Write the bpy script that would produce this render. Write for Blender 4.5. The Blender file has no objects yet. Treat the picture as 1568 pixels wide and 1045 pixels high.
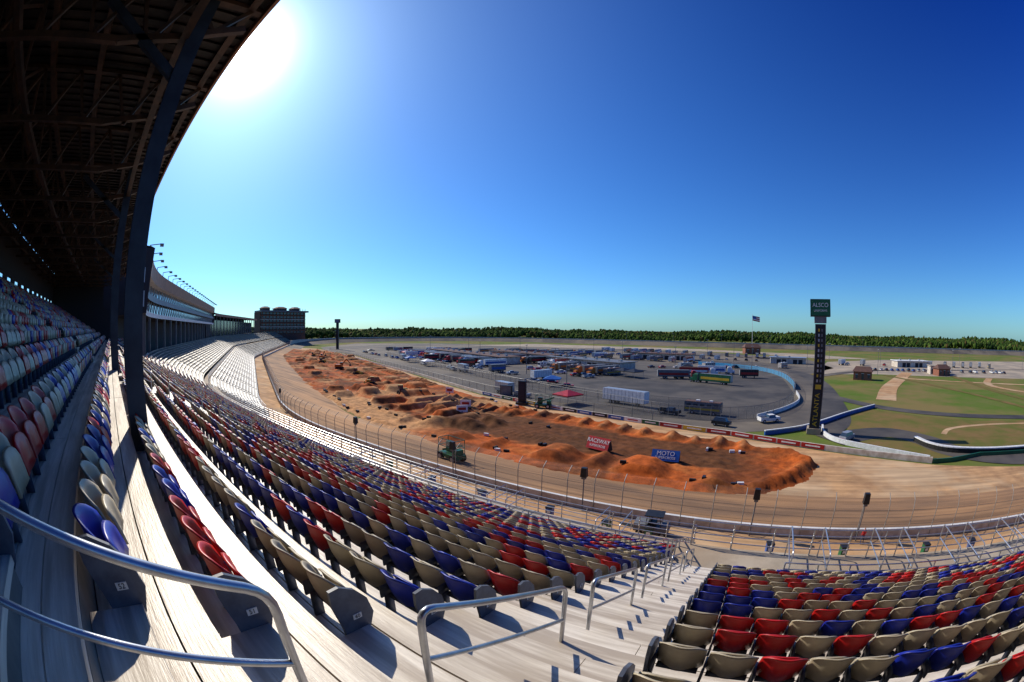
import bpy, math, random
import numpy as np
import bmesh
from mathutils import Vector, Matrix
random.seed(7); rng=np.random.default_rng(7)
D=bpy.data; SC=bpy.context.scene; COL=bpy.context.collection
SUN=Vector((-0.79,0.171,0.588)).normalized()
CAMZ=20.0

# ------------------------------------------------------------------ materials
def mat(name,c1,c2=None,scale=1.0,rough=0.7,metal=0.0,bump=0.0,detail=6,c3=None,scale3=0.1,stretch=None,spec=0.3,bscale=None,streak=None):
    m=D.materials.new(name); m.use_nodes=True; nt=m.node_tree; N=nt.nodes; L=nt.links
    b=N["Principled BSDF"]; b.inputs["Roughness"].default_value=rough; b.inputs["Metallic"].default_value=metal
    b.inputs["Specular IOR Level"].default_value=spec
    b.inputs["Base Color"].default_value=(*c1,1)
    tc=N.new("ShaderNodeTexCoord"); vec=tc.outputs["Object"]; raw=vec
    if stretch:
        mp=N.new("ShaderNodeMapping"); mp.inputs["Scale"].default_value=stretch; L.new(vec,mp.inputs[0]); vec=mp.outputs[0]
    out=None
    def mix(a,bc,fac):
        x=N.new("ShaderNodeMix"); x.data_type='RGBA'
        L.new(fac,x.inputs[0])
        if isinstance(a,tuple): x.inputs[6].default_value=(*a,1)
        else: L.new(a,x.inputs[6])
        x.inputs[7].default_value=(*bc,1)
        return x.outputs[2]
    def noise(s,d,v=None):
        n=N.new("ShaderNodeTexNoise"); n.inputs["Scale"].default_value=s; n.inputs["Detail"].default_value=d; n.inputs["Roughness"].default_value=0.62
        L.new(v or vec,n.inputs["Vector"]); return n.outputs[0]
    def ramp(f,a=0.38,bb=0.62,lo=0,hi=1):
        r=N.new("ShaderNodeMapRange"); r.inputs[1].default_value=a; r.inputs[2].default_value=bb; r.inputs[3].default_value=lo; r.inputs[4].default_value=hi; L.new(f,r.inputs[0]); return r.outputs[0]
    if c2:
        out=mix(c1,c2,ramp(noise(scale,detail)))
        if c3: out=mix(out,c3,ramp(noise(scale3,4),0.45,0.6))
        if streak:   # long tyre streaks
            mp=N.new("ShaderNodeMapping"); mp.inputs["Scale"].default_value=streak; L.new(raw,mp.inputs[0])
            f=ramp(noise(1.0,5,mp.outputs[0]),0.35,0.65,0.68,1.18)
            x=N.new("ShaderNodeMix"); x.data_type='RGBA'; x.blend_type='MULTIPLY'; x.inputs[0].default_value=1; L.new(out,x.inputs[6]); L.new(f,x.inputs[7]); out=x.outputs[2]
        L.new(out,b.inputs["Base Color"])
    if bump:
        bp=N.new("ShaderNodeBump"); bp.inputs["Strength"].default_value=bump; bp.inputs["Distance"].default_value=0.05
        L.new(noise(bscale or scale*4,4),bp.inputs["Height"]); L.new(bp.outputs[0],b.inputs["Normal"])
    return m
M={}
M['plank']=mat("aluminium_plank",(0.80,0.73,0.62),(0.60,0.53,0.43),3,0.4,0.0,0.15,stretch=(0.3,4,4),c3=(0.45,0.38,0.30),scale3=1.2,spec=0.5)
M['riser']=mat("stand_riser",(0.22,0.2,0.18),(0.13,0.12,0.11),2,0.6,0.1)
M['conc']=mat("concrete",(0.44,0.37,0.28),(0.30,0.26,0.20),0.8,0.85,bump=0.2,c3=(0.36,0.27,0.18))
M['rail']=mat("galvanised_rail",(0.55,0.56,0.58),(0.42,0.43,0.45),6,0.32,0.8)
M['post']=mat("fence_post",(0.33,0.31,0.28),(0.24,0.225,0.2),2,0.6,0.1)
M['seat_red']=mat("seat_red",(0.52,0.010,0.008),(0.34,0.008,0.008),1.7,0.4,spec=0.45)
M['seat_blue']=mat("seat_blue",(0.010,0.024,0.34),(0.008,0.016,0.2),1.7,0.4,spec=0.45)
M['seat_tan']=mat("seat_tan",(0.44,0.375,0.26),(0.30,0.25,0.175),1.7,0.45,spec=0.45)
M['seat_grey']=mat("seat_standard",(0.10,0.12,0.16),(0.07,0.08,0.11),8,0.45)
M['black']=mat("black_paint",(0.012,0.012,0.014),(0.022,0.022,0.024),2,0.45)
M['steel_dark']=mat("painted_steel",(0.035,0.05,0.075),(0.022,0.03,0.048),1.5,0.45,0.2)
M['steel_brown']=mat("roof_steel",(0.085,0.05,0.034),(0.04,0.028,0.022),1.5,0.6,0.2)
M['deck']=mat("roof_deck",(0.045,0.035,0.028),(0.022,0.019,0.017),1,0.6,0.2)
M['fascia']=mat("roof_fascia",(0.36,0.17,0.09),(0.24,0.11,0.06),1,0.6)
M['white']=mat("white_paint",(0.78,0.78,0.76),(0.6,0.6,0.58),1.5,0.5)
M['wall']=mat("wall_paint",(0.62,0.56,0.48),(0.42,0.35,0.27),0.7,0.7)
M['asph']=mat("asphalt",(0.072,0.062,0.054),(0.115,0.10,0.08),0.06,0.9,c3=(0.18,0.15,0.11),scale3=0.02,bump=0.1,bscale=3)
M['road']=mat("road_asphalt",(0.042,0.04,0.04),(0.068,0.062,0.058),0.12,0.9,c3=(0.10,0.088,0.075),scale3=0.03)
M['track']=mat("dusty_track",(0.34,0.19,0.09),(0.21,0.125,0.068),0.09,0.9,c3=(0.47,0.255,0.11),scale3=0.03,stretch=(0.5,1.6,1),bump=0.1,bscale=2,streak=(0.018,0.9,0.9))
M['tan']=mat("tan_gravel",(0.54,0.315,0.145),(0.37,0.21,0.10),0.25,0.95,c3=(0.54,0.37,0.21),scale3=0.05,bump=0.2,streak=(0.05,0.6,0.6))
M['dustlot']=mat("pale_ground",(0.42,0.34,0.24),(0.26,0.22,0.17),0.05,0.95)
M['grass']=mat("grass",(0.085,0.15,0.016),(0.13,0.15,0.035),0.07,1.0,c3=(0.20,0.155,0.055),scale3=0.025,bump=0.3,bscale=1.5,spec=0.1)
M['drygrass']=mat("dry_grass",(0.20,0.13,0.05),(0.12,0.125,0.028),0.12,1.0,spec=0.1)
M['glass']=mat("suite_glass",(0.03,0.05,0.08),(0.05,0.07,0.1),0.4,0.12,0.3,spec=0.6)
M['suite_blue']=mat("suite_panel",(0.10,0.14,0.22),(0.14,0.17,0.24),0.3,0.5)
M['suite_dark']=mat("suite_near_black",(0.03,0.03,0.035),None,1,0.8)  # flat near-black, shared by recesses, back walls, end walls, doors and panels
M['brick']=mat("brick",(0.26,0.10,0.06),(0.2,0.08,0.05),1.5,0.85)
M['tarred']=mat("brown_roof",(0.12,0.06,0.045),(0.09,0.05,0.04),1,0.8)
M['red']=mat("red_paint",(0.42,0.02,0.02),(0.3,0.015,0.015),0.6,0.4)
M['blue']=mat("blue_paint",(0.02,0.10,0.36),(0.015,0.07,0.28),0.6,0.4)
M['cyan']=mat("sky_blue_paint",(0.05,0.30,0.52),(0.04,0.24,0.45),0.4,0.5)
M['green']=mat("green_paint",(0.015,0.12,0.05),(0.01,0.09,0.04),0.6,0.4)
M['yellow']=mat("yellow_paint",(0.62,0.40,0.03),(0.5,0.32,0.03),0.6,0.4)
M['orange']=mat("orange_paint",(0.55,0.17,0.02),(0.45,0.13,0.02),0.6,0.4)
M['silver']=mat("silver_paint",(0.42,0.43,0.45),(0.32,0.33,0.35),0.6,0.35,0.4)
M['grey']=mat("grey_paint",(0.16,0.165,0.17),(0.12,0.12,0.125),0.6,0.5)
M['tyre']=mat("tyre_rubber",(0.015,0.015,0.015),(0.025,0.023,0.02),4,0.9)
M['bench']=mat("aluminium_bench",(0.47,0.45,0.42),(0.33,0.31,0.28),0.12,0.45,0.3)
M['lstand']=mat("bleacher_deck",(0.17,0.165,0.16),(0.11,0.108,0.106),0.2,0.6,0.2)
M['leaf']=mat("foliage",(0.026,0.055,0.010),(0.048,0.08,0.014),0.05,1.0,c3=(0.014,0.03,0.009),scale3=0.03,spec=0.05)
M['leaf2']=mat("spring_foliage",(0.07,0.12,0.018),(0.095,0.125,0.03),0.1,1.0,c3=(0.04,0.07,0.012),scale3=0.03,spec=0.05)
M['leaf3']=mat("russet_foliage",(0.085,0.06,0.02),(0.06,0.055,0.02),0.1,1.0,spec=0.05)
m=mat("clay_dirt",(0.4,0.13,0.04),(0.3,0.1,0.03),0.3,0.95,bump=0.7,bscale=1.3,spec=0.1); nt=m.node_tree
b=nt.nodes["Principled BSDF"]; at=nt.nodes.new("ShaderNodeAttribute"); at.attribute_name="soil"
nz=nt.nodes.new("ShaderNodeTexNoise"); nz.inputs["Scale"].default_value=0.7; nz.inputs["Detail"].default_value=10; nz.inputs["Roughness"].default_value=0.72
mr=nt.nodes.new("ShaderNodeMapRange"); mr.inputs[1].default_value=0.3; mr.inputs[2].default_value=0.7; mr.inputs[3].default_value=0.42; mr.inputs[4].default_value=1.4
mx=nt.nodes.new("ShaderNodeMix"); mx.data_type='RGBA'; mx.blend_type='MULTIPLY'; mx.inputs[0].default_value=1
tc=nt.nodes.new("ShaderNodeTexCoord"); nt.links.new(tc.outputs["Object"],nz.inputs[0]); nt.links.new(nz.outputs[0],mr.inputs[0])
nt.links.new(at.outputs["Color"],mx.inputs[6]); nt.links.new(mr.outputs[0],mx.inputs[7]); nt.links.new(mx.outputs[2],b.inputs["Base Color"])
M['dirt']=m
def meshmat(name,op,col):
    m=D.materials.new(name); m.use_nodes=True; nt=m.node_tree; b=nt.nodes["Principled BSDF"]
    b.inputs["Base Color"].default_value=(*col,1); b.inputs["Alpha"].default_value=op; b.inputs["Roughness"].default_value=0.6
    return m
M['wire']=meshmat("chain_link_wire",0.12,(0.2,0.16,0.12))
M['wire2']=meshmat("rail_mesh_wire",0.2,(0.2,0.18,0.16))

# ------------------------------------------------------------------ mesh builder
class MB:
    def __init__(s): s.v=[];s.f=[];s.m=[];s.mats=[]
    def mi(s,k):
        if k not in s.mats: s.mats.append(k)
        return s.mats.index(k)
    def poly(s,pts,k):
        n=len(s.v); s.v+= [tuple(p) for p in pts]; s.f.append(tuple(range(n,n+len(pts)))); s.m.append(s.mi(k))
    def box(s,c,size,k,rz=0,taper=1.0,shx=0):
        hx,hy,hz=[q/2 for q in size]; n=len(s.v); cr,sr=math.cos(rz),math.sin(rz)
        for z in(-1,1):
            t=taper if z>0 else 1
            for x,y in((-1,-1),(1,-1),(1,1),(-1,1)):
                px,py,pz=x*hx*t+(shx if z>0 else 0),y*hy*t,z*hz
                s.v.append((c[0]+px*cr-py*sr,c[1]+px*sr+py*cr,c[2]+pz))
        for f in((0,3,2,1),(4,5,6,7),(0,1,5,4),(1,2,6,5),(2,3,7,6),(3,0,4,7)):
            s.f.append(tuple(n+i for i in f)); s.m.append(s.mi(k))
    def beam(s,p0,p1,w,h,k):
        p0,p1=Vector(p0),Vector(p1); d=(p1-p0).normalized(); up=Vector((0,0,1)) if abs(d.z)<0.95 else Vector((0,1,0))
        a=d.cross(up).normalized()*w/2; b_=a.cross(d).normalized()*h/2; n=len(s.v)
        for p in(p0,p1):
            for q in(-a-b_,a-b_,a+b_,-a+b_): s.v.append(tuple(p+q))
        for f in((0,3,2,1),(4,5,6,7),(0,1,5,4),(1,2,6,5),(2,3,7,6),(3,0,4,7)):
            s.f.append(tuple(n+i for i in f)); s.m.append(s.mi(k))
    def cyl(s,p0,p1,r,k,n=8,r2=None):
        p0,p1=Vector(p0),Vector(p1); d=(p1-p0).normalized(); up=Vector((0,0,1)) if abs(d.z)<0.95 else Vector((0,1,0))
        a=d.cross(up).normalized(); b_=a.cross(d); n0=len(s.v); r2=r if r2 is None else r2
        for p,rr in((p0,r),(p1,r2)):
            for i in range(n):
                t=2*math.pi*i/n; s.v.append(tuple(p+(a*math.cos(t)+b_*math.sin(t))*rr))
        for i in range(n):
            j=(i+1)%n; s.f.append((n0+i,n0+j,n0+n+j,n0+n+i)); s.m.append(s.mi(k))
        s.f.append(tuple(n0+i for i in range(n))[::-1]); s.m.append(s.mi(k)); s.f.append(tuple(n0+n+i for i in range(n))); s.m.append(s.mi(k))
    def pipe(s,pts,r,k,n=8):
        pts=[Vector(p) for p in pts]; n0=len(s.v); P=len(pts); prev=None
        for i,p in enumerate(pts):
            d=((pts[min(i+1,P-1)]-pts[max(i-1,0)])).normalized()
            if prev is None:
                up=Vector((0,0,1)) if abs(d.z)<0.9 else Vector((1,0,0)); a=d.cross(up).normalized()
            else: a=(prev-d*prev.dot(d)).normalized()
            prev=a; b_=a.cross(d)
            for j in range(n):
                t=2*math.pi*j/n; s.v.append(tuple(p+(a*math.cos(t)+b_*math.sin(t))*r))
        for i in range(P-1):
            for j in range(n):
                q=(j+1)%n; s.f.append((n0+i*n+j,n0+i*n+q,n0+(i+1)*n+q,n0+(i+1)*n+j)); s.m.append(s.mi(k))
    def data(s,name):
        me=D.meshes.new(name); me.from_pydata(s.v,[],s.f); 
        for k in s.mats: me.materials.append(M[k])
        me.polygons.foreach_set("material_index",s.m); me.update(); return me
    def obj(s,name,loc=(0,0,0),rz=0,parent=None,smooth=False):
        me=s.data(name)
        if smooth: me.polygons.foreach_set("use_smooth",[True]*len(me.polygons))
        return place(me,name,loc,rz,parent)
def place(me,name,loc=(0,0,0),rz=0,parent=None,sc=1):
    o=D.objects.new(name,me); COL.objects.link(o); o.location=loc; o.rotation_euler=(0,0,rz); o.scale=(sc,sc,sc)
    if parent: o.parent=parent
    return o
def npmesh(name,V,Fa,mi,mats,smooth=False,parent=None):
    me=D.meshes.new(name); nv=len(V); nf,k=Fa.shape
    me.vertices.add(nv); me.vertices.foreach_set("co",V.astype(np.float32).ravel())
    me.loops.add(nf*k); me.loops.foreach_set("vertex_index",Fa.astype(np.int32).ravel())
    me.polygons.add(nf); me.polygons.foreach_set("loop_start",(np.arange(nf)*k).astype(np.int32))
    for q in mats: me.materials.append(M[q])
    me.polygons.foreach_set("material_index",np.asarray(mi,dtype=np.int32))
    if smooth: me.polygons.foreach_set("use_smooth",np.ones(nf,dtype=bool))
    me.update(calc_edges=True); me.validate()
    o=D.objects.new(name,me); COL.objects.link(o)
    if parent: o.parent=parent
    return o

# ------------------------------------------------------------------ plan path (outer track fence line)
ds=1.0; S0=-200; S=np.arange(S0,2000,ds)
def heading(s):
    d=math.radians
    def ramp(a,b,v): return v*min(1,max(0,(s-a)/(b-a)))
    return ramp(60,100,d(20.5))+ramp(250,275,d(10.5))+ramp(470,990,d(149))
PX=[];PY=[];HD=[]
x,y=-S0*1.0,37.0
for s in S:
    h=heading(s); PX.append(x);PY.append(y);HD.append(h); x+=-math.cos(h)*ds; y+=math.sin(h)*ds
PX=np.array(PX);PY=np.array(PY);HD=np.array(HD)
def fr(s,b):
    X=np.interp(s,S,PX);Y=np.interp(s,S,PY);h=np.interp(s,S,HD)
    return X+np.sin(h)*b, Y+np.cos(h)*b
def sY(s,yp): return fr(s,yp-37.0)
def hdg(s): return float(np.interp(s,S,HD))
def rzat(s): return -hdg(s)
def srange(s0,s1):
    out=[];s=s0
    while s<s1-1e-6:
        out.append(s)
        if s<60-1e-6: s=min(60,s1)
        elif s<100: s+=4
        elif s<250: s=min(250,s1)
        elif s<275: s+=5
        elif s<470: s=min(470,s1)
        else: s+=15
    out.append(s1); return out
def sweep(mb,prof,s0,s1,ks,close=False,caps=True,kcap=None):
    ss=srange(s0,s1); n0=len(mb.v); n=len(prof)
    for s in ss:
        for yp,z in prof:
            X,Y=sY(s,yp); mb.v.append((float(X),float(Y),z))
    segs=n if close else n-1
    for i in range(len(ss)-1):
        for j in range(segs):
            q=(j+1)%n
            mb.f.append((n0+i*n+j,n0+i*n+q,n0+(i+1)*n+q,n0+(i+1)*n+j)); mb.m.append(mb.mi(ks[j] if isinstance(ks,list) else ks))
    if close and caps:
        kk=kcap or (ks[0] if isinstance(ks,list) else ks)
        mb.f.append(tuple(n0+j for j in range(n))); mb.m.append(mb.mi(kk))
        mb.f.append(tuple(n0+(len(ss)-1)*n+j for j in range(n))); mb.m.append(mb.mi(kk))
def sbox(mb,y0,y1,z0,z1,s0,s1,k):
    sweep(mb,[(y0,z0),(y1,z0),(y1,z1),(y0,z1)],s0,s1,k,close=True)

# ------------------------------------------------------------------ grandstand rows
TR,RI=0.81,0.39
def ty(i): return -0.56+TR*i
def tz(i): return 18.34-RI*i
SL=80.0; SR=-75.0
gs=MB()
TOP=-10; LASTL=23; LASTR=15
aisles=[(-2.28,-0.5)]
for k in range(1,5): aisles.append((-2.28-17.0*k-1.3,-2.28-17.0*k))
for k in range(1,5): aisles.append((-0.5+17*k,-0.5+17*k+1.3))
def inaisle(x): return any(a-0.2<x<b+0.2 for a,b in aisles)
for i in range(TOP,LASTL+1):
    y0,z0=ty(i),tz(i)
    segs=[(SR,SL)] if i<=LASTR else [(2.3,SL)]
    if i<0: segs=[(SR,62)]
    for a,b_ in segs:
        cuts=[a]
        if i>-4:
            q=a+random.uniform(1,5)
            while q<b_-1:
                if abs(q)<26 : cuts.append(q)
                q+=5.2
        cuts.append(b_)
        for c0,c1 in zip(cuts[:-1],cuts[1:]):
            for p in range(3):
                sbox(gs,y0+0.27*p+0.008,y0+0.27*(p+1)-0.008,z0-0.05,z0+random.uniform(-0.003,0.003),c0+0.004,c1-0.004,'plank')
        sbox(gs,y0-0.03,y0-0.005,z0-0.02,z0+RI-0.055,a,b_,'riser')
sweep(gs,[(ty(TOP),tz(TOP)-0.5),(ty(16),tz(16)-0.5),(ty(16),1.5),(ty(TOP),1.5)],SR,2.3,'riser',close=True)
sweep(gs,[(ty(0),tz(0)-0.5),(ty(24),tz(24)-0.5),(ty(24),1.5),(ty(0),1.5)],2.3,SL,'riser',close=True)
sweep(gs,[(ty(TOP),tz(TOP)-0.5),(ty(0),tz(0)-0.5),(ty(0),1.5),(ty(TOP),1.5)],2.3,62,'riser',close=True)
zr=tz(16)+0.0; zl=tz(24)+0.0
sbox(gs,ty(16)+0.0,ty(16)+2.4,zr-0.25,zr,SR,2.3,'conc')
sbox(gs,ty(24)+0.0,ty(24)+2.0,zl-0.25,zl,2.3,SL,'conc')
sbox(gs,ty(16)+0.01,ty(16)+2.1,1.6,zr-0.26,SR,2.28,'conc')
sbox(gs,ty(24)+0.01,ty(24)+1.7,1.6,zl-0.26,2.32,SL,'conc')
for i in range(16,24):
    sbox(gs,ty(i)+0.02,ty(i+1),zl-1,tz(i)-0.055,2.25,2.3,'conc')
for (a,b_) in aisles:
    for i in range(TOP+1,(LASTR if a>-0.6 else LASTL)+1):
        if i<0 and (a<-60): continue
        s0,s1=-b_,-a
        sbox(gs,ty(i)+0.002,ty(i)+0.40,tz(i)+0.145,tz(i)+0.195,s0,s1,'plank')
        sbox(gs,ty(i)+0.37,ty(i)+0.385,tz(i)+0.004,tz(i)+0.143,s0+0.01,s1-0.01,'riser')
gs.obj("grandstand_terrace")

# ------------------------------------------------------------------ seats
def shell(W,z0,z1,yb,yt,wrap,nu,nv,th,round_=0.06,dish=0.0):
    V=[];F=[]
    for side in(0,1):
        for j in range(nv+1):
            v=j/nv
            for i in range(nu+1):
                u=-1+2*i/nu
                z=z0+(z1-z0)*v - (round_*abs(u)**3.5 if v>0.5 else 0)*(v-0.5)*2 + (round_*0.6*abs(u)**4 if v<0.3 else 0)
                yy=yb+(yt-yb)*v+wrap*u*u - dish*math.sin(math.pi*v)*(1-u*u)
                if v>0.99: yy-=0.022
                x=u*W/2*(1-0.05*v)
                V.append((x,yy+(th if side else 0),z-(0.006 if side and v>0.99 else 0)))
    n=(nu+1)*(nv+1)
    for j in range(nv):
        for i in range(nu):
            a=j*(nu+1)+i; F.append((a,a+nu+1,a+nu+2,a+1)); F.append((n+a,n+a+1,n+a+nu+2,n+a+nu+1))
    for i in range(nu):
        a=i; F.append((a,a+1,n+a+1,n+a)); a=nv*(nu+1)+i; F.append((a,n+a,n+a+1,a+1))
    for j in range(nv):
        a=j*(nu+1); F.append((a,n+a,n+a+nu+1,a+nu+1)); a+=nu; F.append((a,a+nu+1,n+a+nu+1,n+a))
    return V,F
def boxVF(c,s):
    V=[];
    for z in(-1,1):
        for x,y in((-1,-1),(1,-1),(1,1),(-1,1)): V.append((c[0]+x*s[0]/2,c[1]+y*s[1]/2,c[2]+z*s[2]/2))
    return V,[(0,3,2,1),(4,5,6,7),(0,1,5,4),(1,2,6,5),(2,3,7,6),(3,0,4,7)]
def combine(parts):
    V=[];F=[];K=[]
    for (v,f),k in parts:
        n=len(V); V+=v; F+=[tuple(n+q for q in ff) for ff in f]; K+=[k]*len(f)
    return np.array(V),np.array(F),np.array(K)
HI=combine([(shell(0.47,0.22,0.67,0.27,0.13,0.095,12,8,0.026,0.07,0.035),0),(shell(0.42,0.25,0.54,0.37,0.31,0.03,6,4,0.03,0.04,0.0),0),
            (boxVF((0,0.28,0.26),(0.40,0.05,0.04)),1),(boxVF((-0.235,0.27,0.14),(0.03,0.10,0.27)),1),(boxVF((-0.235,0.27,0.33),(0.022,0.2,0.14)),1)])
LO=combine([(shell(0.47,0.23,0.67,0.27,0.13,0.09,4,2,0.03,0.08),0),(boxVF((0,0.35,0.38),(0.40,0.06,0.26)),0),(boxVF((-0.235,0.27,0.17),(0.03,0.10,0.33)),1)])
ph,pl=[],[]
for i in range(TOP,LASTL+1):
    smax=SL-1 if i>=0 else 61
    s=-74.0 if i<=LASTR else 2.6
    while s<smax:
        if not inaisle(-s):
            c=random.choices([0,1,2],[0.26,0.24,0.50])[0]
            near=math.hypot(s,ty(i))<11
            (ph if near else pl).append((s,i,c,random.uniform(-0.02,0.02)))
        s+=0.485
def build(T,pts,name,smooth,parent):
    V,F,K=T; P=np.array([(p[0],p[1],p[2],p[3]) for p in pts]); n=len(P)
    h=np.interp(P[:,0],S,HD); yy=-0.56+TR*P[:,1]; X,Y=fr(P[:,0],yy-37.0); Z=18.34-RI*P[:,1]
    ax=np.stack([np.cos(h),-np.sin(h)],1); ay=np.stack([np.sin(h),np.cos(h)],1)
    vx=V[None,:,0]; vy=V[None,:,1]+P[:,3][:,None]*(V[None,:,2]*2)
    WX=X[:,None]+vx*ax[:,0:1]+vy*ay[:,0:1]; WY=Y[:,None]+vx*ax[:,1:2]+vy*ay[:,1:2]; WZ=Z[:,None]+V[None,:,2]+0*vx
    VV=np.stack([WX,WY,WZ],2).reshape(-1,3)
    FF=(F[None]+(np.arange(n)*len(V))[:,None,None]).reshape(-1,4)
    mi=np.where(K[None]==0,P[:,2][:,None].astype(int),3).reshape(-1)
    return npmesh(name,VV,FF,mi,['seat_red','seat_blue','seat_tan','seat_grey'],smooth,parent)
seats=D.objects.new("stadium_seats",None); COL.objects.link(seats)
build(HI,ph,"seat_near_rows",True,seats); build(LO,pl,"seat_far_rows",False,seats)
em=MB()
for (a,b_) in aisles[:1]:
    for i in range(-6,LASTL+1):
        for side,xx in((0,a-0.02),(1,b_+0.02)):
            if side and i>LASTR: continue
            y0,z0=ty(i),tz(i)
            pr=[(0.20,0.0),(0.30,0.0),(0.41,0.14),(0.47,0.30),(0.43,0.46),(0.33,0.58),(0.20,0.65),(0.11,0.64),(0.11,0.5),(0.17,0.25)]
            n=len(em.v)
            for dx in(-0.016,0.016):
                for (py,pz) in pr: em.v.append((xx+dx,y0+py,z0+pz))
            q=len(pr)
            em.f.append(tuple(range(n,n+q))[::-1]); em.m.append(em.mi('seat_grey')); em.f.append(tuple(range(n+q,n+2*q))); em.m.append(em.mi('seat_grey'))
            for j in range(q):
                j2=(j+1)%q; em.f.append((n+j,n+j2,n+q+j2,n+q+j)); em.m.append(em.mi('seat_grey'))
            if side==0: em.box((xx+0.019,y0+0.31,z0+0.33),(0.006,0.08,0.05),'white')
ends=em.obj("seat_row_end_panels")
for i in range(-1,8):
    c=D.curves.new("row_number","FONT"); c.body=str(52-i if i<2 else 62-i); c.size=0.05; c.extrude=0.001; c.align_x='CENTER'; c.align_y='CENTER'
    c.materials.append(M['black'])
    o=D.objects.new("row_number",c); COL.objects.link(o); o.location=(-2.28-0.02+0.024,ty(i)+0.31,tz(i)+0.33); o.rotation_euler=(math.radians(90),0,math.radians(90)); o.parent=ends

# ------------------------------------------------------------------ aisle handrails
def rounded(p0,p1,drop0,drop1,r=0.12):
    p0,p1=Vector(p0),Vector(p1); d=(p1-p0).normalized(); pts=[]
    if drop0:
        pts.append(p0-Vector((0,0,drop0)))
        a=p0-Vector((0,0,r)); 
        for t in(0,0.25,0.5,0.75,1): pts.append(a*(1-t)**2+p0*2*t*(1-t)+(p0+d*r)*t*t)
    else: pts.append(p0)
    if drop1:
        b_=p1-Vector((0,0,r))
        for t in(0,0.25,0.5,0.75,1): pts.append((p1-d*r)*(1-t)**2+p1*2*t*(1-t)+b_*t*t)
        pts.append(p1-Vector((0,0,drop1)))
    else: pts.append(p1)
    return pts
def tline(y): return 18.34-0.4815*(y+0.56-0.2)
def aislerail(xc,y0,y1,name="aisle_handrail",up=0.97):
    mb=MB()
    z0,z1=tline(y0)+up,tline(y1)+up
    def ground(y): return tz(math.floor((y+0.56)/TR))
    mb.pipe(rounded((xc,y0,z0),(xc,y1,z1),z0-ground(y0),z1-ground(y1)),0.024,'rail',12)
    mb.pipe([(xc,y0,z0-0.42),(xc,y1,z1-0.42)],0.02,'rail',10)
    for yq,zq in((y0,ground(y0)),(y1,ground(y1))): mb.cyl((xc,yq,zq+0.002),(xc,yq,zq+0.012),0.06,'rail',10)
    mb.obj(name,smooth=True)
aislerail(-1.4,-3.6,0.45,up=1.06)
yy=1.23
while yy<12.4:
    aislerail(-1.4,yy,yy+1.75); yy+=2.43
for (a,b_) in aisles[1:]:
    if a<-60 or a>60: continue
    for k in range(6):
        yb=0.3+k*2.6
        if a>0 and yb>11: continue
        aislerail((a+b_)/2,yb,yb+1.7)

fr_=MB()
def railing(mb,yp,z,s0,s1,h=1.07,step=1.6):
    ss=np.arange(s0,s1+0.01,step)
    pts=[tuple(float(q) for q in sY(s,yp)) for s in ss]
    for (X,Y) in pts: mb.cyl((X,Y,z),(X,Y,z+h),0.035,'rail',6)
    for hz in(h,h*0.75,h*0.5,h*0.25):
        for p,q in zip(pts[:-1],pts[1:]): mb.cyl((*p,z+hz),(*q,z+hz),0.026,'rail',5)
railing(fr_,ty(16)+2.3,zr,SR,2.2)
railing(fr_,ty(16)-0.06,zr+0.0,SR,-0.9,0.95,1.2)
railing(fr_,ty(24)+1.9,zl,2.4,SL)
railing(fr_,ty(24)-0.05,zl,2.4,SL,1.0,1.3)
for k in range(9):   # stepped rail beside the lower rows of the left block
    yq=ty(15+k)+0.4; zq=tz(15+k); fr_.cyl((-2.2,yq,zq),(-2.2,yq,zq+1.1),0.03,'rail',6)
for hz in(1.1,0.75,0.4): fr_.cyl((-2.2,ty(15)+0.4,tz(15)+hz),(-2.2,ty(23)+0.4,tz(23)+hz),0.028,'rail',6)
for s0 in(-52,-46,-38,-30,-22,-14,-10.5,-7,-3.5,6,13,20,27,34,41,48,55,62):
    yp=(ty(16) if s0<0 else ty(24)); z=zr if s0<0 else zl
    for q in(0.15,1.5):
        X,Y=sY(s0+q,yp+0.1);X2,Y2=sY(s0+q,yp+2.2)
        fr_.pipe(rounded((float(X),float(Y),z+1.25),(float(X2),float(Y2),z+1.25),1.25,1.25,0.15),0.028,'rail',6)
        fr_.cyl((float(X),float(Y),z+0.7),(float(X2),float(Y2),z+0.7),0.024,'rail',6)
fr_.obj("walkway_railing")

b1=MB(); b1.box((0,0,0.45),(0.5,0.5,0.9),'green',taper=1.12); b1.box((0,0,0.96),(0.6,0.6,0.1),'black'); b1.box((0,-0.27,0.6),(0.3,0.02,0.2),'white'); gb=b1.data("trash_bin_green")
b1=MB(); b1.box((0,0,0.45),(0.5,0.5,0.9),'blue',taper=1.12); b1.box((0,0,0.96),(0.6,0.6,0.1),'black'); b1.box((0,-0.27,0.6),(0.3,0.02,0.2),'white'); bb=b1.data("trash_bin_blue")
for s in(-25,-19,-10,-3,8,12,18,26,33,41):
    X,Y=sY(s,32.5+random.uniform(0,1.2)); place(gb if random.random()<0.6 else bb,"trash_bin",(float(X),float(Y),2.02),random.uniform(-0.2,0.2),None,1.2)

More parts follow.
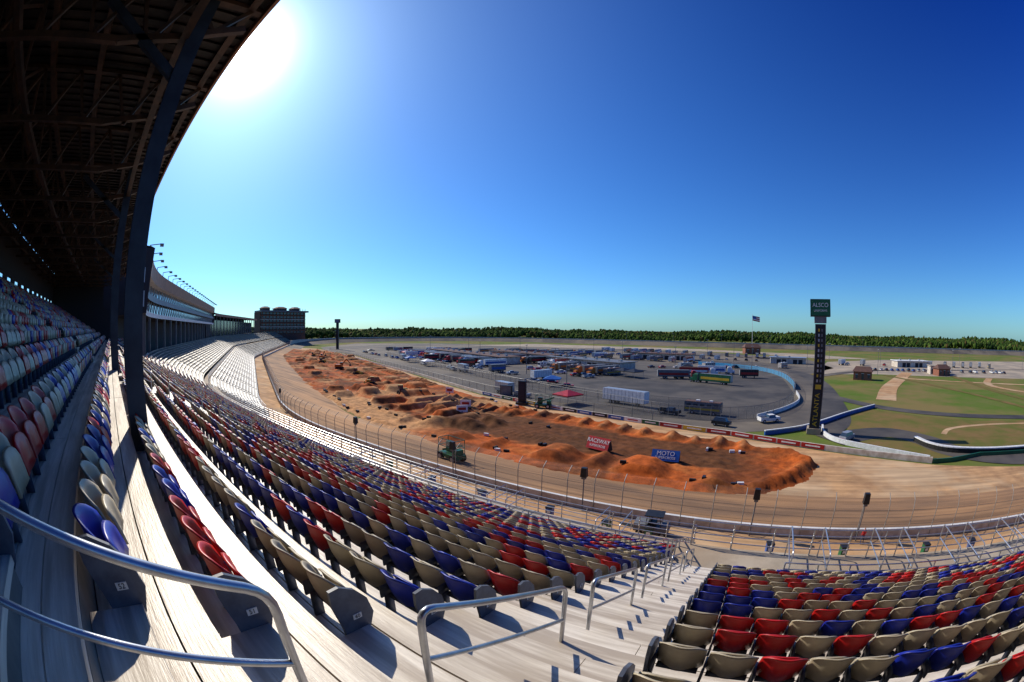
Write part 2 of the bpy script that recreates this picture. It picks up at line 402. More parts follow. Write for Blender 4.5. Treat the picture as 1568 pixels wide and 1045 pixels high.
# ------------------------------------------------------------------ bench bleachers along the dogleg
bl=MB()
LO_L=39
for i in range(8,LO_L+1):
    if i in(23,24): continue
    y0,z0=ty(i),tz(i)
    a=SL if i<23 else 83
    sweep(bl,[(y0-0.0,z0+RI),(y0+0.0,z0),(y0+TR,z0)],a,520,['lstand','lstand'])
    s=a+0.6
    while s<515:
        e=min(s+13.5,515)
        sbox(bl,y0+0.12,y0+0.40,z0+0.36,z0+0.41,s,e,'bench')
        s=e+1.5
sbox(bl,ty(23),ty(25),tz(24)-0.3,tz(24),SL,520,'conc')
sweep(bl,[(ty(8),tz(8)),(ty(8),1.6),(ty(LO_L+1),1.6),(ty(LO_L+1),tz(LO_L))],SL+0.5,520,'conc',close=False)
for s in (SL+0.3,83.0):
    r0,r1=(8,23) if s<82 else (24,LO_L+1)
    P=[sY(s,ty(r0)),sY(s,ty(r1)),sY(s,ty(r1)),sY(s,ty(r0))]; Z=[tz(r0),tz(r1),1.5,1.5]
    bl.poly([(float(p[0]),float(p[1]),z) for p,z in zip(P,Z)],'conc')
railing(bl,ty(LO_L+1)-0.05,tz(LO_L),83,300,step=3)
railing(bl,ty(25)-0.4,tz(24),83,300,step=3)
s=83+13.5+0.6+0.75
while s<330:      # aisle rails breaking up the bench tiers
    for (ra,rb) in((9,22),(26,38)):
        X,Y=sY(s,ty(ra));X2,Y2=sY(s,ty(rb)); bl.cyl((float(X),float(Y),tz(ra)+1),(float(X2),float(Y2),tz(rb)+1),0.05,'post',4)
    s+=15
bl.obj("bleacher_terrace")

# ------------------------------------------------------------------ roof over upper rows
rf=MB()
RX0,RX1=-63.0,30.0; ZR=27.0; YF,YB=1.85,-10.2
x=RX0
while x<RX1:
    rf.box((x+0.15,(YF+YB)/2,ZR+0.32),(0.29,YF-YB,0.05),'deck'); rf.box((x+0.36,(YF+YB)/2,ZR+0.25),(0.15,YF-YB,0.04),'deck'); x+=0.45
rf.box(((RX0+RX1)/2,(YF+YB)/2,ZR+0.42),(RX1-RX0,YF-YB,0.06),'deck')
rf.box(((RX0+RX1)/2,YF+0.04,ZR+0.2),(RX1-RX0,0.08,0.55),'fascia')
for k in range(7):
    yk=YF-0.35-k*1.85
    rf.box(((RX0+RX1)/2,yk,ZR+0.12),(RX1-RX0,0.12,0.2),'steel_brown')
    rf.box(((RX0+RX1)/2,yk,ZR-0.0),(RX1-RX0,0.2,0.03),'steel_brown')
for yk in(0.2,-4.5,-9.3):
    for j in range(int((RX1-RX0)/3)):
        xa=RX0+j*3
        rf.beam((xa,yk,ZR+0.0),(xa+1.5,yk,ZR-1.2),0.09,0.09,'steel_brown'); rf.beam((xa+1.5,yk,ZR-1.2),(xa+3,yk,ZR),0.09,0.09,'steel_brown')
    rf.box(((RX0+RX1)/2,yk,ZR-1.25),(RX1-RX0,0.2,0.16),'steel_brown')
xk=-60.0
while xk<28:
    n=8
    for j in range(n):
        ya=YF-0.3-(YF-0.3-YB)*j/n; yb=YF-0.3-(YF-0.3-YB)*(j+1)/n
        dep=lambda y: -0.45-1.1*min(1,max(0,(YF-y)/2.5))
        ym=(ya+yb)/2
        rf.beam((xk,ya,ZR),(xk,ym,ZR+dep(ym)),0.1,0.1,'steel_brown'); rf.beam((xk,ym,ZR+dep(ym)),(xk,yb,ZR),0.1,0.1,'steel_brown')
        rf.beam((xk,ya,ZR+dep(ya)),(xk,yb,ZR+dep(yb)),0.16,0.16,'steel_brown')
    rf.box((xk,(YF+YB)/2,ZR+0.05),(0.2,YF-YB-0.1,0.12),'steel_brown')
    xk+=4.0
zt=tz(TOP)
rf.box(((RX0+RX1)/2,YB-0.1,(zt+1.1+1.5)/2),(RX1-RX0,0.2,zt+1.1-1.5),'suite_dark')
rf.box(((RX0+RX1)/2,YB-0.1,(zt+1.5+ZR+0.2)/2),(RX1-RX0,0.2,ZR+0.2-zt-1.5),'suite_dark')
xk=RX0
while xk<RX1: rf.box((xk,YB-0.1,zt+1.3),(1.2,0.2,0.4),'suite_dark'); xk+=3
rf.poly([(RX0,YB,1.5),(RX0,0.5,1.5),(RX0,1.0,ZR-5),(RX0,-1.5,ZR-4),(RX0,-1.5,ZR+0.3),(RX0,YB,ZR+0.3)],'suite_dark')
rf.obj("grandstand_roof")
def column(name,x,y,z0,z1,w=0.30):
    mb=MB(); mb.box((0,0,(z0+z1)/2),(w*0.86,w,z1-z0),'steel_dark')
    mb.box((-w*0.5,0,(z0+z1)/2),(0.035,w*1.25,z1-z0),'steel_dark'); mb.box((w*0.5,0,(z0+z1)/2),(0.035,w*1.25,z1-z0),'steel_dark')
    mb.box((0,0,z0+0.03),(w*2,w*2,0.06),'steel_dark')
    mb.beam((0,0,z1-2.2),(0,-2.6,z1-0.4),0.16,0.2,'steel_dark')
    mb.obj(name,(x,y,0))
for k,(xc,yc) in enumerate(((-8.0,0.45),(-20,0.15),(-32,0.1),(-44,0.1),(-56,0.1),(6,0.5),(18,0.5))):
    column("steel_column",xc,yc,tz(1)-0.1,ZR-0.1)

# ------------------------------------------------------------------ suites building
su=MB()
def sp(off): return 37-off
prof=[(sp(37),22.0),(sp(31),22.4),(sp(31),23.3),(sp(31.6),23.3),(sp(31.9),25.6),(sp(31),25.6),(sp(31),26.8),(sp(31.7),26.8),(sp(32.0),28.9),(sp(30.4),29.1),(sp(30.2),31.9),(sp(31),32.2),(sp(46),32.4),(sp(46),1)]
ks=['suite_dark','white','suite_dark','glass','suite_dark','suite_blue','suite_dark','glass','white','fascia','white','grey','conc']
sweep(su,prof,66,248,ks)
s=66.0
while s<248:
    for off,z0,z1 in((31.55,23.3,25.6),(31.65,26.8,29.0)):
        X,Y=sY(s,sp(off)); su.box((float(X),float(Y),(z0+z1)/2),(0.1,0.2,z1-z0),'silver',rz=rzat(s))
    s+=3.2
for s in(66,248):
    su.poly([tuple(float(q) for q in sY(s,yp))+(z,) for yp,z in [(sp(37),22.0),(sp(31),22.4),(sp(30.2),31.9),(sp(46),32.4),(sp(46),1),(sp(37),1)]],'suite_dark')
sweep(su,[(sp(37),22.0),(sp(37),14)],66,248,'suite_dark')
s=68
while s<248:
    X,Y=sY(s,sp(31.5)); su.box((float(X),float(Y),18.4),(0.5,0.5,8),'grey',rz=rzat(s)); s+=9
s=70
while s<246:
    X,Y=sY(s,sp(31)); X2,Y2=sY(s,sp(28.8)); p=(float(X),float(Y)); q=(float(X2),float(Y2))
    su.cyl((*p,32),(*p,33.2),0.09,'grey',5); su.cyl((*p,33.2),(*q,33.5),0.08,'grey',5); su.box((*q,33.3),(0.9,0.7,0.4),'grey',rz=rzat(s))
    s+=7
su.obj("luxury_suites_building")
su=MB()
sweep(su,[(sp(44),28.0),(sp(30),27.6),(sp(30),29.2),(sp(44),30)],250,420,['suite_dark','fascia','grey'])
sweep(su,[(sp(44),28),(sp(44),1)],250,420,'suite_dark')
sweep(su,[(sp(36),25.5),(sp(36),14)],250,420,'glass')
s=252
while s<420:
    X,Y=sY(s,sp(31)); su.box((float(X),float(Y),21),(0.5,0.5,13),'grey',rz=rzat(s)); s+=10
su.obj("press_box_building")
tw=MB()
W_=66
tw.box((0,0,20),(W_,24,40),'tarred')
for f in range(6):
    z=14+f*4.6
    tw.box((0,-12.3,z+1.6),(W_-3,1.0,2.4),'glass'); tw.box((0,-12.7,z+3.4),(W_-1,1.9,0.9),'wall' if f%2 else 'brick')
    for j in range(13): tw.box((-W_/2+3+j*(W_-6)/12,-12.7,z+1.6),(0.8,1.6,2.7),'brick')
tw.box((0,-6,41),(W_+2,28,2),'grey')
for xx,w in((-22,9),(0,14),(22,9)):
    tw.box((xx,0,43.6),(w,16,3.4),'tarred'); tw.box((xx,0,46.3),(w+2,18,2.2),'tarred',taper=0.45)
for j in range(20): tw.cyl((-W_/2+j*W_/19,-11,42),(-W_/2+j*W_/19,-11,45),0.3,'grey',4)
tw.obj("condominium_tower",(-512,232,0),math.radians(88))

# ------------------------------------------------------------------ ground, track, road
g=MB()
NX=90
def gz(r): return 0 if r<760 else 9*min(1,(r-760)/900)
rings=[0,100,250,450,600,760,900,1100,1400,1800,2600,5000,12000]
for ri,r in enumerate(rings):
    for a in range(NX):
        t=2*math.pi*a/NX; z=gz(r)+(2.5*math.sin(t*7)+2*math.sin(t*13+1) if r>=900 else 0)
        g.v.append((r*math.cos(t),r*math.sin(t)+200,z if r<5000 else z-5))
for ri in range(len(rings)-1):
    for a in range(NX):
        a2=(a+1)%NX; g.f.append((ri*NX+a,(ri+1)*NX+a,(ri+1)*NX+a2,ri*NX+a2)); g.m.append(g.mi('grass'))
g.obj("ground",(0,0,-0.05))
def sheet(name,pts,z,k):
    mb=MB(); mb.poly([(x,y,z) for x,y in pts],k); mb.obj(name)
def catm(pts,n=8):
    P=[Vector((p[0],p[1])) for p in pts]; Q=[]
    for i in range(len(P)-1):
        p0=P[max(i-1,0)];p1=P[i];p2=P[i+1];p3=P[min(i+2,len(P)-1)]
        for t in np.linspace(0,1,n,endpoint=False):
            t=float(t); Q.append(0.5*((2*p1)+(p2-p0)*t+(2*p0-5*p1+4*p2-p3)*t*t+(3*p1-p0-3*p2+p3)*t**3))
    Q.append(P[-1]); return Q
def ribbon(name,pts,w,z,k):
    mb=MB(); Q=catm(pts)
    for i,p in enumerate(Q):
        d=(Q[min(i+1,len(Q)-1)]-Q[max(i-1,0)]).normalized(); nn=Vector((-d.y,d.x))*w/2
        mb.v.append((p.x+nn.x,p.y+nn.y,z)); mb.v.append((p.x-nn.x,p.y-nn.y,z))
    for i in range(len(Q)-1): mb.f.append((2*i,2*i+1,2*i+3,2*i+2)); mb.m.append(mb.mi(k))
    return mb.obj(name)
mb=MB(); sweep(mb,[(15,2.0),(37,2.0),(37.0,0)],-160,560,'tan'); mb.obj("service_road")
def zb(s,b):
    k=min(1,max(0,(s-470)/150)); zo=2.0+3.5*k; w=16.0
    return max(0.0,zo*(1-b/w)) if b<w else 0.0
tk=MB()
ss=[-160,-100,0,40,60]+list(range(64,100,4))+[100,150,200,250,255,260,265,270,275,350,420,470]+list(range(485,1000,15))+[1100,1300,1600,1900]
bs=[0.6,4,8,12,16.0]
for s in ss:
    for b_ in bs:
        X,Y=fr(s,b_); tk.v.append((float(X),float(Y),zb(s,b_)+0.03))
for i in range(len(ss)-1):
    for j in range(len(bs)-1):
        n=len(bs); tk.f.append((i*n+j,i*n+j+1,(i+1)*n+j+1,(i+1)*n+j)); tk.m.append(tk.mi('track' if ss[i]<420 else 'asph'))
tk.obj("race_track")
sheet("dusty_apron",[(120,52.8),(110,58),(70,60),(35,67.5),(14,75.5),(-5,83),(-79,100.5),(-133,124),(-261,181),(-376,212),(-400,205),(-300,145),(-245,114),(-130,70),(-99,60),(-60,52.8)],0.02,'tan')
sheet("infield_asphalt",[(-470,330),(-400,232),(-350,206),(-262,184),(-134,127),(-79,103),(-6,86),(12,94),(24,120),(27,170),(23,215),(50,270),(40,360),(-60,430),(-250,450),(-400,420)],0.0,'asph')
sheet("paddock_concrete",[(-75,108),(-30,97),(-12,96),(2,104),(11,125),(13,150),(11,204),(2,235),(-18,252),(-60,240),(-80,190),(-120,160)],0.03,'road')
sheet("pale_lot",[(30,225),(70,235),(200,215),(420,330),(330,400),(120,380),(55,330)],0.0,'dustlot')
sheet("back_lot",[(-330,400),(-140,440),(-40,435),(60,370),(110,385),(60,440),(-100,500),(-300,500)],0.005,'dustlot')
ribbon("infield_road",[(14,90),(21,105),(25,140),(27,180),(24,220),(5,262),(-40,300)],9,0.05,'road')
ribbon("infield_road",[(24,150),(38,128),(56,116),(80,109),(120,103),(200,100)],6,0.055,'road')
ribbon("infield_road",[(30,215),(80,262),(160,275),(300,300)],7,0.05,'asph')
ribbon("infield_path",[(47,140),(60,175),(80,215),(98,250)],8,0.04,'tan')
ribbon("infield_path",[(80,215),(120,200),(170,185),(240,175)],4,0.042,'tan')
ribbon("infield_path",[(75,230),(95,165),(110,105)],4,0.044,'drygrass')
ribbon("infield_path",[(125,232),(118,165),(125,105)],5,0.046,'drygrass')
ribbon("infield_path",[(150,220),(128,180),(160,130)],5,0.047,'tan')
sheet("dry_verge",[(20,80),(38,71),(60,74),(110,76),(110,100),(70,104),(50,112),(36,122),(26,118)],0.03,'drygrass')
ribbon("pit_exit_road",[(16,84),(25,90),(33,92),(40,85),(44,76),(56,69),(80,66)],9,0.06,'road')
Q=catm([(48,90),(54,96),(70,99),(95,97),(115,93),(100,88),(70,86),(54,86),(48,90)],5)
sheet("gravel_loop",[(q.x,q.y) for q in Q[:-1]],0.05,'drygrass'); ribbon("gravel_path",[(48,90),(54,96),(70,99),(95,97),(115,93)],1.6,0.065,'tan')

# ------------------------------------------------------------------ catch fence & walls
cf=MB()
def wallribbon(mb,pts,h,t,k,z=0):
    for p,q in zip(pts[:-1],pts[1:]):
        mb.beam((p[0],p[1],z+h/2),(q[0],q[1],z+h/2),t,h,k)
mb=MB()
sweep(mb,[(37.0,2.0),(37.0,2.95),(37.35,2.95),(37.35,1.9)],-160,470,['wall','white','wall'])
mb.obj("track_wall")
mb=MB()
for i in range(len(ss)-1):
    if ss[i]<470: continue
    A=fr(ss[i],0.3);B=fr(ss[i+1],0.3)
    mb.beam((float(A[0]),float(A[1]),3.2),(float(B[0]),float(B[1]),3.2),0.5,6.8,'wall')
mb.obj("back_straight_wall")
s=-90.0
while s<470:
    X,Y=map(float,fr(s,-0.05)); X1,Y1=map(float,fr(s,0.2)); X2,Y2=map(float,fr(s,0.9))
    cf.cyl((X,Y,2),(X,Y,5.0),0.05,'post',5); cf.cyl((X,Y,5.0),(X1,Y1,5.7),0.045,'post',5); cf.cyl((X1,Y1,5.7),(X2,Y2,6.2),0.045,'post',5)
    s+=3.0
for hz in(3.4,4.1,4.8):
    sweep(cf,[(36.98,hz),(36.98,hz+0.035)],-90,470,'post')
sweep(cf,[(36.99,2.95),(36.99,5.0),(37.2,5.7),(37.9,6.2)],-90,470,'wire')
cf.obj("catch_fence")
sm=MB(); sm.cyl((0,0,0),(0,0,3.9),0.07,'grey',6); sm.box((0,0,4.2),(0.65,0.55,0.95),'black',taper=0.8); sm.box((0,-0.02,3.6),(0.4,0.4,0.2),'grey'); sd=sm.data("loudspeaker_pole")
for s in(90,53,16,-1,-12,33):
    X,Y=fr(s,-0.5); place(sd,"loudspeaker_pole",(float(X),float(Y),2.0),rzat(s))

pw=MB()
path=[(-339,202),(-200,150),(-133,125.5),(-79,101.5),(-47,92.5),(-21,87),(-5,83.5),(14,76.2),(35,68.5)]
wallribbon(pw,path,1.0,0.35,'wall')
cols=['blue','red','white','black','green','red','blue','white','yellow','black']
def along(path,step):
    out=[]
    for p,q in zip(path[:-1],path[1:]):
        L_=math.dist(p,q); n=max(1,int(L_/step))
        for i in range(n):
            t=(i+0.5)/n; out.append((p[0]+(q[0]-p[0])*t,p[1]+(q[1]-p[1])*t,math.atan2(q[1]-p[1],q[0]-p[0]),L_/n))
    return out
for j,(x,y,a,l) in enumerate(along(path[3:8],4.2)):
    k='red' if x>-8 else cols[(j*7)%10]
    nx,ny=math.sin(a),-math.cos(a)
    pw.box((x+nx*0.2,y+ny*0.2,0.55),(l*0.94,0.03,0.85),k,rz=a)
    pw.box((x+nx*0.22,y+ny*0.22,0.55),(l*0.6,0.03,0.25),'white' if k!='white' else 'red',rz=a)
pw.obj("pit_wall")
def linkfence(name,path,h,step=4,z=0,k='wire2'):
    mb=MB()
    for p,q in zip(path[:-1],path[1:]): mb.poly([(p[0],p[1],z),(q[0],q[1],z),(q[0],q[1],z+h),(p[0],p[1],z+h)],k); mb.cyl((p[0],p[1],z+h),(q[0],q[1],z+h),0.04,'grey',4)
    for x,y,a,l in along(path,step): mb.cyl((x,y,z),(x,y,z+h),0.06,'grey',4)
    mb.obj(name)
def V2(pts,n=5): return [(q.x,q.y) for q in catm(pts,n)]
linkfence("chain_link_fence",[(-245,199),(-130,150),(-63,114)]+V2([(-33,103),(-23,98.5),(-10,98),(0,103.5),(8,118),(13,146),(13.5,175),(10,204),(0,232),(-18,250)]),3.0)
linkfence("chain_link_fence",[(-339,206),(-200,153),(-79,104.5),(-47,95),(-21,90)],2.6,5)
linkfence("chain_link_fence",[(-200,175),(-90,130),(-40,113),(-16,112)],2.4,5)
mb=MB(); wallribbon(mb,V2([(13.9,160),(14,176),(11,206),(1,233),(-18,251),(-40,262)]),2.0,0.3,'cyan'); wallribbon(mb,V2([(13.9,150),(13.4,132),(8,116.5),(0,103)]),1.0,0.3,'white'); mb.obj("oval_barrier_wall")
bp_=V2([(2,86),(10,92),(16,99),(26,112),(38,125)])
mb=MB(); wallribbon(mb,bp_,0.8,0.4,'blue'); wallribbon(mb,bp_,0.2,0.45,'white',0.8); mb.obj("safety_barrier")
mb=MB(); wallribbon(mb,V2([(16,95),(15.5,88),(18,82),(26,76),(35,70)]),0.9,0.4,'white'); mb.obj("safety_barrier")
mb=MB(); cp=V2([(37,84),(38.5,79),(42,75.5),(49,73.5),(60,72.5),(85,72)]); wallribbon(mb,cp,0.9,0.9,'tyre'); wallribbon(mb,cp,0.2,1.0,'white',0.9); mb.obj("tyre_barrier")
mb=MB(); wallribbon(mb,[(35,68.5),(40,69),(49,71.5),(75,70),(110,62)],0.7,0.3,'green'); mb.obj("green_barrier")

# ------------------------------------------------------------------ supercross dirt
poly=np.array([(-310,140),(-295,135),(-200,97),(-136,72),(-99,60.5),(-72,53),(-45,51),(-32,50.3),(-21,50),(-8,50),(1,51.5),(7,56),(11,62),(12.3,67),(10,72),(-1,77.5),(-21,82),(-47,88),(-79,98),(-133,122),(-200,152),(-261,177),(-376,208),(-370,180)],float)
def inside(x,y):
    r=np.zeros(x.shape,bool); n=len(poly)
    for i in range(n):
        x1,y1=poly[i];x2,y2=poly[(i+1)%n]
        c=((y1>y)!=(y2>y))&(x<(x2-x1)*(y-y1)/(y2-y1+1e-12)+x1); r^=c
    return r
def edist(x,y):
    d=np.full(x.shape,1e9); n=len(poly)
    for i in range(n):
        ax,ay=poly[i];bx,by=poly[(i+1)%n]; ux,uy=bx-ax,by-ay; L2=ux*ux+uy*uy
        t=np.clip(((x-ax)*ux+(y-ay)*uy)/L2,0,1); d=np.minimum(d,np.hypot(x-ax-t*ux,y-ay-t*uy))
    return d
sv=np.arange(-20,400,0.5); bv=np.arange(10,78,0.5)
Sg,Bg=np.meshgrid(sv,bv,indexing='ij'); X,Y=fr(Sg,Bg)
def sn(X,Y,sc,seed,oc=4):
    r=np.random.default_rng(seed); out=np.zeros_like(X); amp=1
    for o in range(oc):
        for k in range(5):
            a=r.uniform(0,6.28); f=(2**o)/sc*r.uniform(0.7,1.3); out+=amp*np.sin((X*np.cos(a)+Y*np.sin(a))*f*6.28+r.uniform(0,6.28))/5
        amp*=0.55
    return out
edn=sn(X,Y,7,77)*0.9
ins=inside(X,Y); ed=np.maximum(0,edist(X,Y)+np.where(ins,edn-0.6,0)); msk=np.clip(ed/2.0,0,1)*ins; msk=msk*msk*(3-2*msk)
H=0.28*msk+0.12*sn(X,Y,9,1)*msk+0.13*sn(X,Y,2.2,2)*msk
rid=np.zeros_like(X)
def jump(s0,b0,ls,wb,h,ang=0.0,flat=0.0):
    global H,rid
    ds_=(Sg-s0)*math.cos(ang)+(Bg-b0)*math.sin(ang)+0.25*edn; db=-(Sg-s0)*math.sin(ang)+(Bg-b0)*math.cos(ang)
    a=np.clip((1-(np.abs(ds_)-flat)/ls),0,1); w=np.clip((wb-np.abs(db))/1.0,0,1)
    q=h*a*w*msk; H=np.maximum(H,q+(H*0.5)*(q>0)); rid=np.maximum(rid,a*w*ins)
s=2.0
while s<60: jump(s,37.3+0.19*s,1.6*random.uniform(0.9,1.2),2.9,1.15*random.uniform(0.8,1.15)); s+=4.7*random.choice([1,1,1,1.25])
for s_,b_,l,w,h,fl in[(5,19,3,3.5,0.9,0.5),(16,20,3.2,3.5,1.5,1.5),(23,21,2.4,3.5,1.2,0),(30,20,3.2,3.5,1.7,1.2),(42,20,2.5,3.5,1.1,0),(50,19,2.5,3.5,1.2,0.6)]: jump(s_,b_,l,w,h,random.uniform(-0.1,0.1),fl)
for k in range(7): jump(32.5+k*1.5+3,28.5,0.8,2.2,0.45)
for k in range(9): jump(62+k*3.2,44,1.2,3.6,0.9,0.1)
for s_,b_,l,w,h,fl in[(58,30,3,5,1.7,1),(66,34,3,5,1.9,1.4),(76,37,3,5,2.0,1),(84,33,3,6,1.6,0),(92,40,3,6,1.9,2),(70,24,2.5,4,1.0,0),(100,30,3,5,1.7,1.4),(110,42,3,5,1.7,1)]: jump(s_,b_,l,w,h,random.uniform(-0.15,0.15),fl)
for lane,bc in enumerate((21,30,39,48,56)):
    s=115+lane*3
    while s<375:
        typ=random.random()
        if typ<0.3:
            for q in range(6): jump(s+q*3.4,bc+0.02*(s-110),1.3,3.2,random.uniform(0.7,1.0),0.05)
            s+=26
        elif typ<0.75: jump(s,bc+0.02*(s-110),random.uniform(2.2,3.2),3.3,random.uniform(1.0,1.9),random.uniform(-0.15,0.15),random.uniform(0,2.5)); s+=random.uniform(9,15)
        else: s+=12
# loose spoil heaps waiting to be shaped
for k in range(46):
    s_=random.choice([random.gauss(60,9),random.gauss(88,12),random.uniform(110,360)]); b_=random.uniform(24,52); rr=random.uniform(1.6,4.2); hh=rr*random.uniform(0.35,0.55); el=random.uniform(0.6,1.5)
    d_=np.sqrt(((Sg-s_)/el)**2+((Bg-b_)*el)**2)/rr+0.22*sn(X,Y,4,100+k,2)
    q=hh*np.clip(1-d_,0,1)**0.9*msk; H=np.maximum(H,q+0.5*H*(q>0.02))
for bc in(25.5,34.5,43.5,52.5):
    wob=1.3*np.sin(Sg/19+bc); r_=0.55*np.clip(1-np.abs(Bg-bc-wob)/1.1,0,1)*np.clip((Sg-60)/10,0,1)*msk*(sn(X,Y,40,int(bc))>-0.25); H=np.maximum(H,r_+0.3*msk*(r_>0))
berm=np.exp(-((ed-2.6)/1.1)**2)*ins*(np.clip((-Sg+2)/6,0,1)); H+=0.8*berm
H+=0.45*np.exp(-((ed-1.6)/0.8)**2)*ins*(0.3+0.7*(sn(X,Y,30,9)>0))
Zt=np.maximum(0,2.0*(1-Bg/16)); Z=Zt+0.03+H
n1,n2=X.shape; idx=np.arange(n1*n2).reshape(n1,n2)
live=ins&(ed>0)
keep=(live[:-1,:-1]|live[1:,1:]|live[1:,:-1]|live[:-1,1:])
Z=np.where(live,Z,Zt-0.05)
Fq=np.stack([idx[:-1,:-1][keep],idx[1:,:-1][keep],idx[1:,1:][keep],idx[:-1,1:][keep]],1)
do=npmesh("supercross_dirt_course",np.stack([X,Y,Z],2).reshape(-1,3),Fq,np.zeros(len(Fq)),['dirt'],True)
org=np.array((0.44,0.098,0.018)); drk=np.array((0.10,0.044,0.018)); tan=np.array((0.52,0.28,0.12)); brn=np.array((0.20,0.058,0.018)); ocr=np.array((0.48,0.16,0.042))
t1=np.clip(sn(X,Y,18,3,5)*1.7+0.45,0,1)[...,None]; C=org*(1-t1)+brn*t1
t2=np.clip(sn(X,Y,14,13,5)*1.6-0.15,0,1)[...,None]*0.7; C=C*(1-t2)+ocr*t2
dm=(np.clip((np.minimum(Bg-23.5,35.5+0.15*Sg-Bg))/1.2+edn,0,1)*np.clip((Sg+1)/4,0,1)*np.clip((66-Sg)/5,0,1))[...,None]
C=C*(1-dm*0.9)+drk*dm*0.9
dm=(np.clip(sn(X,Y,24,33,5)*2.5-0.4,0,1)*np.clip((Sg-58)/10,0,1))[...,None]*0.85; C=C*(1-dm)+drk*dm
tm=(np.clip(sn(X,Y,38,5,5)*2.4-0.5,0,1)*np.clip((Sg-50)/10,0,1))[...,None]; C=C*(1-tm*0.8)+tan*tm*0.8
tm=(np.clip((27+3*edn-Bg)/2,0,1)*np.clip((Sg-56)/6,0,1)*np.clip((120-Sg)/8,0,1))[...,None]; C=C*(1-tm*0.9)+tan*tm*0.9
gro=(np.abs((Bg+0.6*edn+0.5*np.sin(Sg/11))%9-4.5)<0.9)*0.4*np.clip((Sg-50)/10,0,1)*np.clip(0.6+sn(X,Y,20,61),0,1); C=C*(1-gro[...,None])+tan*0.85*gro[...,None]
# wheel ruts around the right-hand bowl turn
rut=(np.sin(ed*3.0+edn)*0.5+0.5)*np.clip((8-Sg)/8,0,1)*0.35; C=C*(1-rut[...,None])+brn*rut[...,None]
tm=(np.clip(rid-0.55,0,1)*1.2*(Bg>33))[...,None]; tm=np.clip(tm,0,0.6); C=C*(1-tm)+tan*tm
ca=do.data.color_attributes.new("soil",'FLOAT_COLOR','POINT'); ca.data.foreach_set("color",np.concatenate([C,np.ones(C.shape[:2]+(1,))],2).astype(np.float32).ravel())
mb=MB()
for k in range(80):
    s_=random.uniform(-3,130); b_=random.choice([17.5,24,33+0.1*s_,41+0.18*s_])+random.uniform(-0.5,0.5); Xq,Yq=map(float,fr(s_,b_))
    if not bool(inside(np.array([Xq]),np.array([Yq]))[0]): continue
    ii=min(n1-1,max(0,int(round((s_+20)/0.5)))); jj=min(n2-1,max(0,int(round((b_-10)/0.5))))
    mb.box((Xq,Yq,float(Z[ii,jj])+0.2),(0.9,0.4,0.45),random.choice(['black','tyre','white','tyre']),rz=random.choice([0,0.2,1.5]))
mb.obj("track_marker_blocks")

# ------------------------------------------------------------------ scoring pylon
py=MB()
py.box((0,0,11),(2.3,2.3,22),'black'); py.box((0,0,22.9),(2.7,2.7,1.4),'grey'); py.box((0,0,0.6),(3.2,3.2,1.2),'conc')
py.box((0,0,25.2),(4.5,3.0,3.4),'black'); py.box((0,-1.52,25.2),(4.2,0.06,3.1),'green')
for sx in(-1.16,1.16): py.box((sx,-1.16,11.5),(0.12,0.12,21),'grey')
for r in range(11):
    z=20.8-r*1.0
    py.box((-0.35,-1.17,z),(0.35,0.04,0.55),'silver' if r%3 else 'yellow'); py.box((0.35,-1.17,z),(0.35,0.04,0.55),'grey')
py.box((0,-1.18,5),(1.5,0.04,8),'suite_dark'); py.box((0,-1.2,9.6),(1.3,0.04,0.9),'yellow')
pyl=py.obj("scoring_pylon",(13.2,90,0),math.radians(-6))
def text(body,size,loc,k,parent,rot=(math.radians(90),0,0)):
    c=D.curves.new("lettering","FONT"); c.body=body; c.size=size; c.extrude=0.01; c.align_x='CENTER'; c.align_y='CENTER'; c.materials.append(M[k])
    o=D.objects.new("lettering",c); COL.objects.link(o); o.location=loc; o.rotation_euler=rot; o.parent=parent; return o
text("ALSCO",1.15,(0,-1.57,25.7),'white',pyl); text("UNIFORMS",0.62,(0,-1.57,24.6),'white',pyl)
text("ATLANTA",1.5,(0,-1.24,5),'yellow',pyl,(math.radians(90),math.radians(-90),0))

# ------------------------------------------------------------------ vehicles
def wheels(mb,xs,w,r=0.36,t=0.25):
    for x in xs:
        for sy in(-1,1): mb.cyl((x,sy*(w/2-t),r),(x,sy*(w/2+0.01),r),r,'tyre',12); mb.cyl((x,sy*(w/2),r),(x,sy*(w/2+0.02),r),r*0.55,'silver',8)
def car(k,suv=False):
    mb=MB(); h=0.15 if suv else 0
    mb.box((0,0,0.62+h),(4.4,1.78,0.55+h),k,taper=0.97); mb.box((-0.25,0,1.13+2*h),(2.7+(0.6 if suv else 0),1.6,0.52+h),'glass',taper=0.78); mb.box((-0.25,0,1.41+2.4*h),(1.95+(0.6 if suv else 0),1.3,0.06),k)
    mb.box((2.2,0,0.6),(0.05,1.4,0.15),'silver'); mb.box((-2.2,0,0.7),(0.05,1.5,0.15),'red'); wheels(mb,(-1.35,1.35),1.8,0.33); return mb.data("car_mesh")
def pickup(k):
    mb=MB(); mb.box((0,0,0.75),(5.6,1.95,0.55),k); mb.box((2.05,0,1.1),(1.4,1.85,0.25),k,taper=0.9); mb.box((0.45,0,1.35),(2.1,1.8,0.7),'glass',taper=0.8); mb.box((0.45,0,1.72),(1.5,1.42,0.07),k)
    for sy in(-0.93,0.93): mb.box((-1.7,sy,1.15),(2.2,0.08,0.35),k)
    mb.box((-2.78,0,1.15),(0.08,1.9,0.35),k); mb.box((-1.7,0,1.0),(2.1,1.75,0.05),'black'); wheels(mb,(-1.8,1.8),2,0.42); return mb.data("pickup_mesh")
